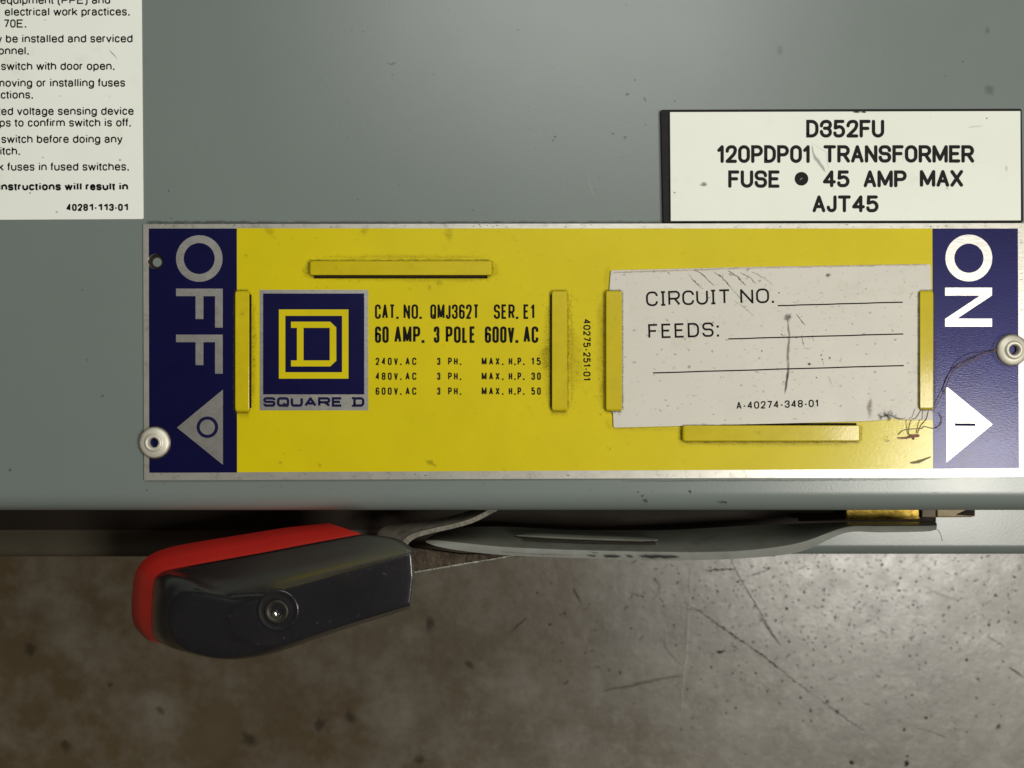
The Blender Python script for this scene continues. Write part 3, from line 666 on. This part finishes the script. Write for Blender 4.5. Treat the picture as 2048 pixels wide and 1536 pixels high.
# ------------------------------------------------------------------ circuit card
card = thing('circuit_card', 'white circuit card reading CIRCUIT NO. and FEEDS held by the yellow clips', 'card', W(1540, 850, .001))
zc0, zc1 = .00100, .00132
plate('card_sheet', [[(1221.5, 543), (1224, 540.5), (1500, 534), (1858, 528), (1861.5, 531), (1863, 580), (1863, 700), (1866, 839.5), (1800, 839), (1788, 836), (1776, 839), (1740, 842), (1600, 846), (1362, 852), (1229, 855.5), (1227, 853), (1226, 826), (1222, 824), (1221, 700), (1219, 578)]], zc0, zc1, cardm, card, .00004)
ZK = zc1+.00004
for t_, x0, x1, y0, cap_, w_, g_ in [('CIRCUIT', 1292.5, 1461, 612.6, 29.5, 3.9, .22), ('NO.', 1481, 1548, 607.6, 29.5, 3.9, .25), ('FEEDS:', 1297, 1438, 677.2, 29, 3.9, .34), ('A-40274-348-01', 1473, 1637, 818.6, 15, 2.5, .36)]:
    st = Strokes(ZK); st.word(t_, x0, x1, y0-cap_, y0, w_, 'butt', gap=g_, rmax=9 if cap_ > 20 else 4.5); st.slope(x0, y0, -.029); st.build('lettering', black, card)
for (a, b, c, d) in [(1555.5, 611.3, 1805.5, 604.2), (1456.6, 677.8, 1806.6, 667.8), (1306, 745.8, 1807.7, 731)]:
    st = Strokes(ZK); n = 10; st.ribbon([(a+(c-a)*i/n, b+(d-b)*i/n+.25*math.sin(i*2.1)) for i in range(n+1)], 2.5, 'butt'); st.build('rule_line', black, card)
km = Marks(zc1+.00008)
def K(x, y): return 1160+x/3.793, 500+y/3.793
for p, w_, a in [([(660, 160), (690, 190)], 4, .4), ([(820, 180), (870, 240), (940, 300)], 4.5, .6), ([(860, 145), (930, 185), (990, 245), (1030, 275)], 4, .6), ([(1010, 160), (1070, 200), (1110, 240), (1140, 280)], 5, .75),
        ([(1120, 150), (1190, 200), (1265, 275)], 4.5, .75), ([(1210, 165), (1290, 210), (1340, 260)], 4, .5), ([(1300, 160), (1400, 215), (1470, 270)], 4, .35), ([(1100, 240), (1180, 320), (1240, 400)], 3.5, .35), ([(1640, 480), (1680, 540), (1720, 580)], 3, .7),
        ([(1680, 640), (1700, 740)], 3, .5), ([(1760, 640), (1775, 700)], 3, .4), ([(1160, 380), (1240, 430), (1330, 510)], 3, .35), ([(1840, 820), (1850, 880)], 3, .3), ([(1880, 950), (1920, 1040)], 3, .3)]:
    km.stroke([K(*q) for q in p], w_*.8, a, jag=.3, taper=True)
km.stroke([K(1572, 500), K(1578, 560), K(1588, 640), K(1578, 760), K(1580, 900), K(1565, 1010), K(1552, 1100)], 8, .5, jag=.25)
km.stroke([K(1575, 880), K(1580, 930), K(1568, 1020), K(1555, 1090)], 8, .5, jag=.25); km.blob(*K(1575, 510), 10, 9, .45); km.stroke([K(1610, 470), K(1580, 530)], 5, .3)
for x, y, r, a in [(1880, 190, 6, .5), (1510, 325, 2, .9), (1380, 765, 2, .9), (1530, 640, 2, .9), (1830, 797, 2, .9), (1895, 817, 2, .9), (1795, 968, 2, .9), (665, 1182, 2, .7), (1740, 865, 4, .8), (1838, 830, 2, .8), (1640, 665, 2, .8)]:
    km.blob(*K(x, y), r, r*.8, a)
for k in range(420):
    x = 1500+abs(random.gauss(0, 170)) if k % 2 else random.uniform(1420, 1850); y = random.choice([random.gauss(600, 40), random.uniform(535, 835)])
    if x > 1855 or y < 538 or y > 832: continue
    a = random.uniform(-.3, .4); l = random.uniform(2, 6)
    km.stroke([(x, y), (x+l*math.cos(a), y+l*math.sin(a))], random.uniform(.8, 1.7), random.uniform(.3, .75), seg=2)
km.stroke([(1745, 792), (1738, 815), (1742, 838)], 10, .30, jag=.2)
for k in range(26): km.blob(random.gauss(1772, 9), random.gauss(831, 5), random.uniform(2, 6), random.uniform(1, 4), random.uniform(.25, .6), rot=random.uniform(0, 3), jag=.5)
km.stroke([(1758, 836), (1780, 829), (1797, 837), (1815, 839)], 5, .6); km.stroke([(1735, 789), (1741, 786)], 2.5, .9)
km.build('scuff_marks', soot, card)
kr = Marks(zc1+.0003-.0001); kr.stroke([(1740, 798), (1742, 838)], 12, .5, taper=False); kr.stroke([(1222, 545), (1500, 536), (1855, 529)], 4, .5, taper=False); kr.build('rust_stain', rust, card)

# ------------------------------------------------------------------ loose fibres
def fibre(pts, r, label, z=.0016):
    o = tube('loose_fibre', [W(p[0], p[1], z+(p[2] if len(p) > 2 else 0)*S) for p in catmull_px(pts)], r*.85*S, hairm, None)
    o['label'] = label; o['category'] = 'fibre'; o['group'] = 'fibres caught on the nameplate'; return o
def catmull_px(pts):
    q = [Vector((p[0], p[1], p[2] if len(p) > 2 else 0)) for p in pts]; return [tuple(v) for v in catmull(q, 5)]
fibre([(1998, 697, 0), (1960, 712, 2), (1925, 728, 2), (1905, 745, 0), (1893, 770, 0), (1888, 790, -4)], .9, 'longest brown fibre running from the right rivet down across the blue field')
fibre([(1996, 702, 1), (1950, 708, 6), (1922, 724, 4), (1908, 738, 0), (1888, 782, 0), (1872, 812, 0), (1866, 822, 4)], .7, 'thin brown fibre beside the longest one, ending at the right clip')
fibre([(1965, 715, 6), (1945, 722, 4), (1925, 733, 0), (1906, 738, 0)], .7, 'short curved fibre on the blue field below the ON lettering')
fibre([(1842, 819, 10), (1832, 835, 6), (1821, 842, 3), (1817, 866, -4), (1822, 870, -4)], 1.0, 'brown fibre bent below the right clip, left one of two')
fibre([(1857, 820, 10), (1852, 838, 6), (1842, 850, 0), (1834, 868, -4)], 1.2, 'brown fibre bent below the right clip, right one of two')
fibre([(1796, 869, -5), (1808, 860, -5), (1825, 858, -4), (1843, 857, -4), (1850, 853, -4), (1868, 857, -4), (1880, 850, -4), (1884, 838, -4), (1878, 825, -3)], .8, 'wavy dark fibre crossing from the yellow field onto the blue field')
pl = plate('fibre_shred', [[(1796, 875), (1815, 874), (1824, 869), (1838, 868.5), (1840, 872), (1835, 875), (1830, 874), (1828, 880), (1824, 875), (1812, 878), (1797, 877.5)]], ZP+.0002, ZP+.0004, mat('rust_brown_paper', srgb(120, 72, 44), .6, vs=900), None)
pl['label'] = 'rust brown shred lying under the bent fibres on the yellow field'; pl['category'] = 'shred'
pl = plate('fibre_shred', [[(1821, 925), (1832, 923), (1845, 919), (1865, 913), (1850, 920.5), (1838, 926.5), (1825, 927.5)]], ZP+.0002, ZP+.0004, mat('dull_olive_paper', srgb(120, 108, 72), .6, vs=900), None)
pl['label'] = 'olive grey sliver near the lower right corner of the yellow field'; pl['category'] = 'shred'
fibre([(1874, 1058, -30), (1880, 1066, -60), (1885, 1083, -80)], .8, 'short dark fibre hanging from the right end of the steel handle blade', z=-.012)

# ------------------------------------------------------------------ operating handle
hd = thing('operating_handle', 'switch operating handle with red and black grip on a grey steel blade below the cover', 'switch handle', W(1780, 1045, -.03))
rings = {
 0: (-.010, [(657, 1046), (580, 1054), (480, 1070), (400, 1083), (335, 1096), (296, 1113), (272, 1142), (264, 1190), (265, 1240), (280, 1266), (308, 1284), (380, 1290), (480, 1280), (600, 1240), (660, 1190), (665, 1110)]),
 1: (.007, [(724, 1068), (620, 1087), (520, 1106), (420, 1124), (345, 1138), (322, 1145), (307, 1163), (303, 1210), (303, 1255), (310, 1276), (325, 1287), (400, 1300), (500, 1298), (640, 1255), (760, 1210), (775, 1120)]),
 2: (.014, [(790, 1076), (680, 1100), (560, 1124), (450, 1144), (385, 1152), (345, 1153), (322, 1170), (311, 1215), (313, 1262), (328, 1285), (350, 1298), (430, 1314), (520, 1308), (660, 1264), (812, 1217), (822, 1130)]),
 3: (.0225, [(821, 1094), (700, 1120), (600, 1144), (520, 1162), (440, 1174), (385, 1170), (350, 1180), (330, 1222), (333, 1266), (352, 1292), (382, 1307), (450, 1318), (535, 1310), (670, 1265), (822, 1217), (828, 1150)]),
 4: (.0262, [(825, 1104), (700, 1134), (600, 1160), (520, 1178), (450, 1187), (405, 1184), (375, 1196), (358, 1228), (362, 1264), (380, 1291), (408, 1306), (462, 1316), (540, 1306), (672, 1261), (820, 1213), (828, 1152)]),
 5: (.0290, [(823, 1107), (700, 1141), (605, 1169), (545, 1187), (505, 1201), (480, 1209), (462, 1222), (455, 1240), (459, 1257), (470, 1271), (488, 1282), (520, 1292), (570, 1289), (684, 1252), (820, 1211), (826.5, 1152)])}
def ring(k, dz=0, sc=1):
    z, P = rings[k]; z += dz
    if sc != 1:
        cx = sum(p[0] for p in P)/16; cy = sum(p[1] for p in P)/16; P = [(cx+(p[0]-cx)*sc, cy+(p[1]-cy)*sc) for p in P]
    zl = {2: .0200, 3: .0247, 4: .0277, 5: .0290}.get(k, z)      # the free end rolls over with a wide radius
    wt = [0, 0, 0, .1, .5, .9, 1, 1, 1, 1, .9, .6, .2, 0, 0, 0]
    P = [(x, y, z*(1-u)+zl*u) for (x, y), u in zip(P, wt)]
    Q = catmull(P, 6, True)
    for i in (13, 14, 15, 0):      # straight sides and tight corners at the blade end
        a, b = Vector(P[i]), Vector(P[(i+1) % 16])
        for k_, t in enumerate((.0, .12, .3, .6, .8, .93)): Q[i*6+k_] = a.lerp(b, t)
    return [Vector(W(v.x, v.y, v.z)) for v in Q]
def lerp(a, b, t): return [p*(1-t)+q*t for p, q in zip(a, b)]
loft('red_grip_shell', [ring(0, -.002, .9), ring(0, -.0006, .985), ring(0), lerp(ring(0), ring(1), .5), ring(1)], redm, hd, closed=True, capstart=True, capend=True, autosm=50)
rs = [ring(1, -.0006, .992), ring(1, .0001)]
R = [ring(1, .0001), ring(2), ring(3), ring(4), ring(5)]
def crrows(R, n=4):
    out = []
    for i in range(len(R)-1):
        a, b, c, d = R[max(0, i-1)], R[i], R[i+1], R[min(len(R)-1, i+2)]
        for k in range(n):
            t = k/n; out.append([.5*((2*q)+(r-p)*t+(2*p-5*q+4*r-s)*t*t+(3*q-p-3*r+s)*t**3) for p, q, r, s in zip(a, b, c, d)])
    return out+[R[-1]]
body = crrows(R)
cxy = sum(R[-1], Vector())/len(R[-1])
inner = [[cxy+(p-cxy)*k+Vector((0, 0, dz)) for p in R[-1]] for k, dz in ((.985, .00008), (.95, .00012), (.85, .0002), (.5, .0003), (.1, .0003))]
loft('black_grip_shell', body+inner, rub, hd, closed=True, capstart=True, capend=True)
# grip screw in its counterbore
zs = .0295
lathe('counterbore_ring', 556, 1221, [(38, -6), (36, 1.0), (33.5, 1.6), (31, .4), (24, .2), (21.5, .6)], zs, rub, hd)
sc = lathe('grip_screw', 553.5, 1223, [(21.5, -4), (21, 2.2), (18.5, 3.4), (14, 2.6), (11, -.5), (10, -6), (.1, -6.2)], zs, mat('dirty_bronze', srgb(44, 40, 34), .45, metal=.3, var=.3, vs=700), hd)
bl = lathe('screw_tip', 550, 1229, [(6.5, -6), (6.5, 0), (5, 2.6), (2.5, 3.8), (.1, 4.2)], zs, mat('bright_steel', srgb(235, 235, 230), .12, metal=1, var=.05), sc)
# blade
A_ = [(853, 1078), (880, 1063), (920, 1056), (1000, 1053), (1100, 1058), (1200, 1063), (1300, 1062), (1400, 1057), (1500, 1051), (1600, 1047), (1690, 1044), (1760, 1043), (1850, 1043), (1873, 1045)]
B_ = [(852, 1081), (876, 1080), (918, 1084), (1000, 1092), (1100, 1097), (1200, 1100), (1300, 1102), (1400, 1103), (1500, 1099), (1600, 1084), (1690, 1054), (1760, 1051.5), (1850, 1051), (1874, 1050)]
C_ = [(852, 1085), (876, 1094), (918, 1102), (1000, 1111), (1100, 1115.5), (1200, 1119), (1300, 1122.5), (1400, 1121.5), (1500, 1117), (1600, 1105), (1690, 1067), (1760, 1066), (1850, 1064), (1873, 1060)]
def brow(P, z, dy=0): return [Vector(W(v.x, v.y+dy, z)) for v in catmull([(x, y, 0) for x, y in P], 6)]
ra, rb, rc = brow(A_, -.025), brow(B_, -.0125), brow(C_, -.0120)
rm = [p.lerp(q, .08)+Vector((0, 0, -.0001)) for p, q in zip(rb, rc)]
rd = brow(C_, -.0140, -2); re = brow(A_, -.0265, 3)
loft('blade', [ra, lerp(ra, rb, .5), lerp(ra, rb, .93), rm, lerp(rb, rc, .5), lerp(rb, rc, .93), rd, re], paintd, hd, closed=False, autosm=38)
# rib pressed in the blade
rib_rows = []
cpath = catmull([(1030, 1070, 0), (1080, 1072, 0), (1150, 1075.5, 0), (1230, 1078.5, 0), (1290, 1080, 0), (1318, 1079, 0)], 5)
for i, c in enumerate(cpath):
    t = i/(len(cpath)-1); hw = 7.0*(max(.001, 1-abs(2*t-1)**3.5))**.6
    zz = -.0177
    rib_rows.append([Vector(W(c.x, c.y+hw*math.sin(u), zz+.0012*math.cos(u)-.0004-(.0009 if u < 0 else 0)*-math.sin(u))) for u in [-1.57+3.14*k/8 for k in range(9)]])
loft('pressed_rib', rib_rows, paintd, hd, autosm=60)
plate('rib_shade', [[(1045, 1076), (1100, 1079.5), (1200, 1083), (1290, 1085.5), (1312, 1084.5), (1312, 1087.5), (1200, 1087), (1100, 1083.5), (1045, 1079)]], -.0182, -.0158, dark, hd)  # shade under the rib put in as a dark strip
bmk = Marks(-.0116)
for p, w_, a in [([(1204, 1112), (1222, 1112.5), (1245, 1112)], 8, 1), ([(1275, 1112), (1310, 1113.5), (1340, 1113), (1364, 1114)], 9, 1), ([(1250, 1112), (1270, 1113)], 6, .8), ([(1172, 1111), (1195, 1112)], 5, .8), ([(1180, 1104), (1200, 1106)], 3, .6), ([(1000, 1103), (1060, 1108), (1150, 1110)], 3, .4)]:
    bmk.stroke(p, w_, a, jag=.2)
bmk.build('worn_patches', soot, hd)
# folded steel link between blade and grip
O_ = [(754, 1082), (757, 1063), (775, 1052), (815, 1046), (860, 1040), (910, 1030), (975, 1008)]
I_ = [(800, 1096), (806, 1081), (824, 1068), (860, 1058), (905, 1048), (945, 1036), (990, 1012)]
J_ = [(814, 1098), (818, 1086), (834, 1075), (866, 1066), (910, 1056), (952, 1043), (1005, 1015)]
o_, i_, j_ = brow(O_, -.016), brow(I_, -.006), brow(J_, -.006); k_ = brow(J_, -.016)
loft('folded_link', [o_, lerp(o_, i_, .55)], linkm, hd, autosm=40)
loft('folded_link', [lerp(o_, i_, .55), lerp(o_, i_, .95)], linkm, hd)
loft('link_edge', [lerp(o_, i_, .95), i_, j_, k_], mat('scraped_steel', srgb(128, 124, 112), .42, metal=.6, var=.3, vs=350, bs=.6, bscale=900, bdist=.0002), hd, autosm=40)
plate('link_leaf', [[(780, 1088), (850, 1098), (925, 1108), (1035, 1108), (1035, 1110), (829, 1148), (780, 1156)]], -.0205, -.0190, steel, hd, .0002)
e1 = [(829, 1147), (880, 1138.5), (930, 1130), (980, 1121), (1035, 1110)]
ja = [brow([(x, y-4.0*(1-(x-829)/330)+random.uniform(-1, 1)) for x, y in e1], -.0188), brow(e1, -.0187), brow([(x, y+1.5) for x, y in e1], -.0195)]
loft('leaf_edge', ja, edge, hd)
# pivot hardware at right
plate('pivot_plate', [[(1692, 1012), (1843, 1012), (1843, 1036), (1836, 1040), (1692, 1040)]], -.030, -.0285, brass, hd, .0003)
plate('pivot_spacer', [[(1600, 1030), (1858, 1030), (1872, 1037), (1872, 1043), (1600, 1043)]], -.031, -.0292, dark, hd, .0003)
plate('pivot_block', [rect(1843, 1005, 1873, 1036)], -.031, -.0275, mat('dark_block', srgb(60, 50, 36), .5, metal=.5), hd, .0003)
plate('latch_stub', [[(1874, 1005), (1951, 1005), (1951, 1032), (1944, 1034.5), (1874, 1035)]], -.031, -.0285, mat('stub_steel', srgb(112, 98, 68), .5, metal=.2, var=.4, vs=200), hd, .0003)
plate('latch_stub', [[(1915, 1030), (1935, 1021), (1949, 1019), (1949, 1032)]], -.0284, -.0280, dark, hd)
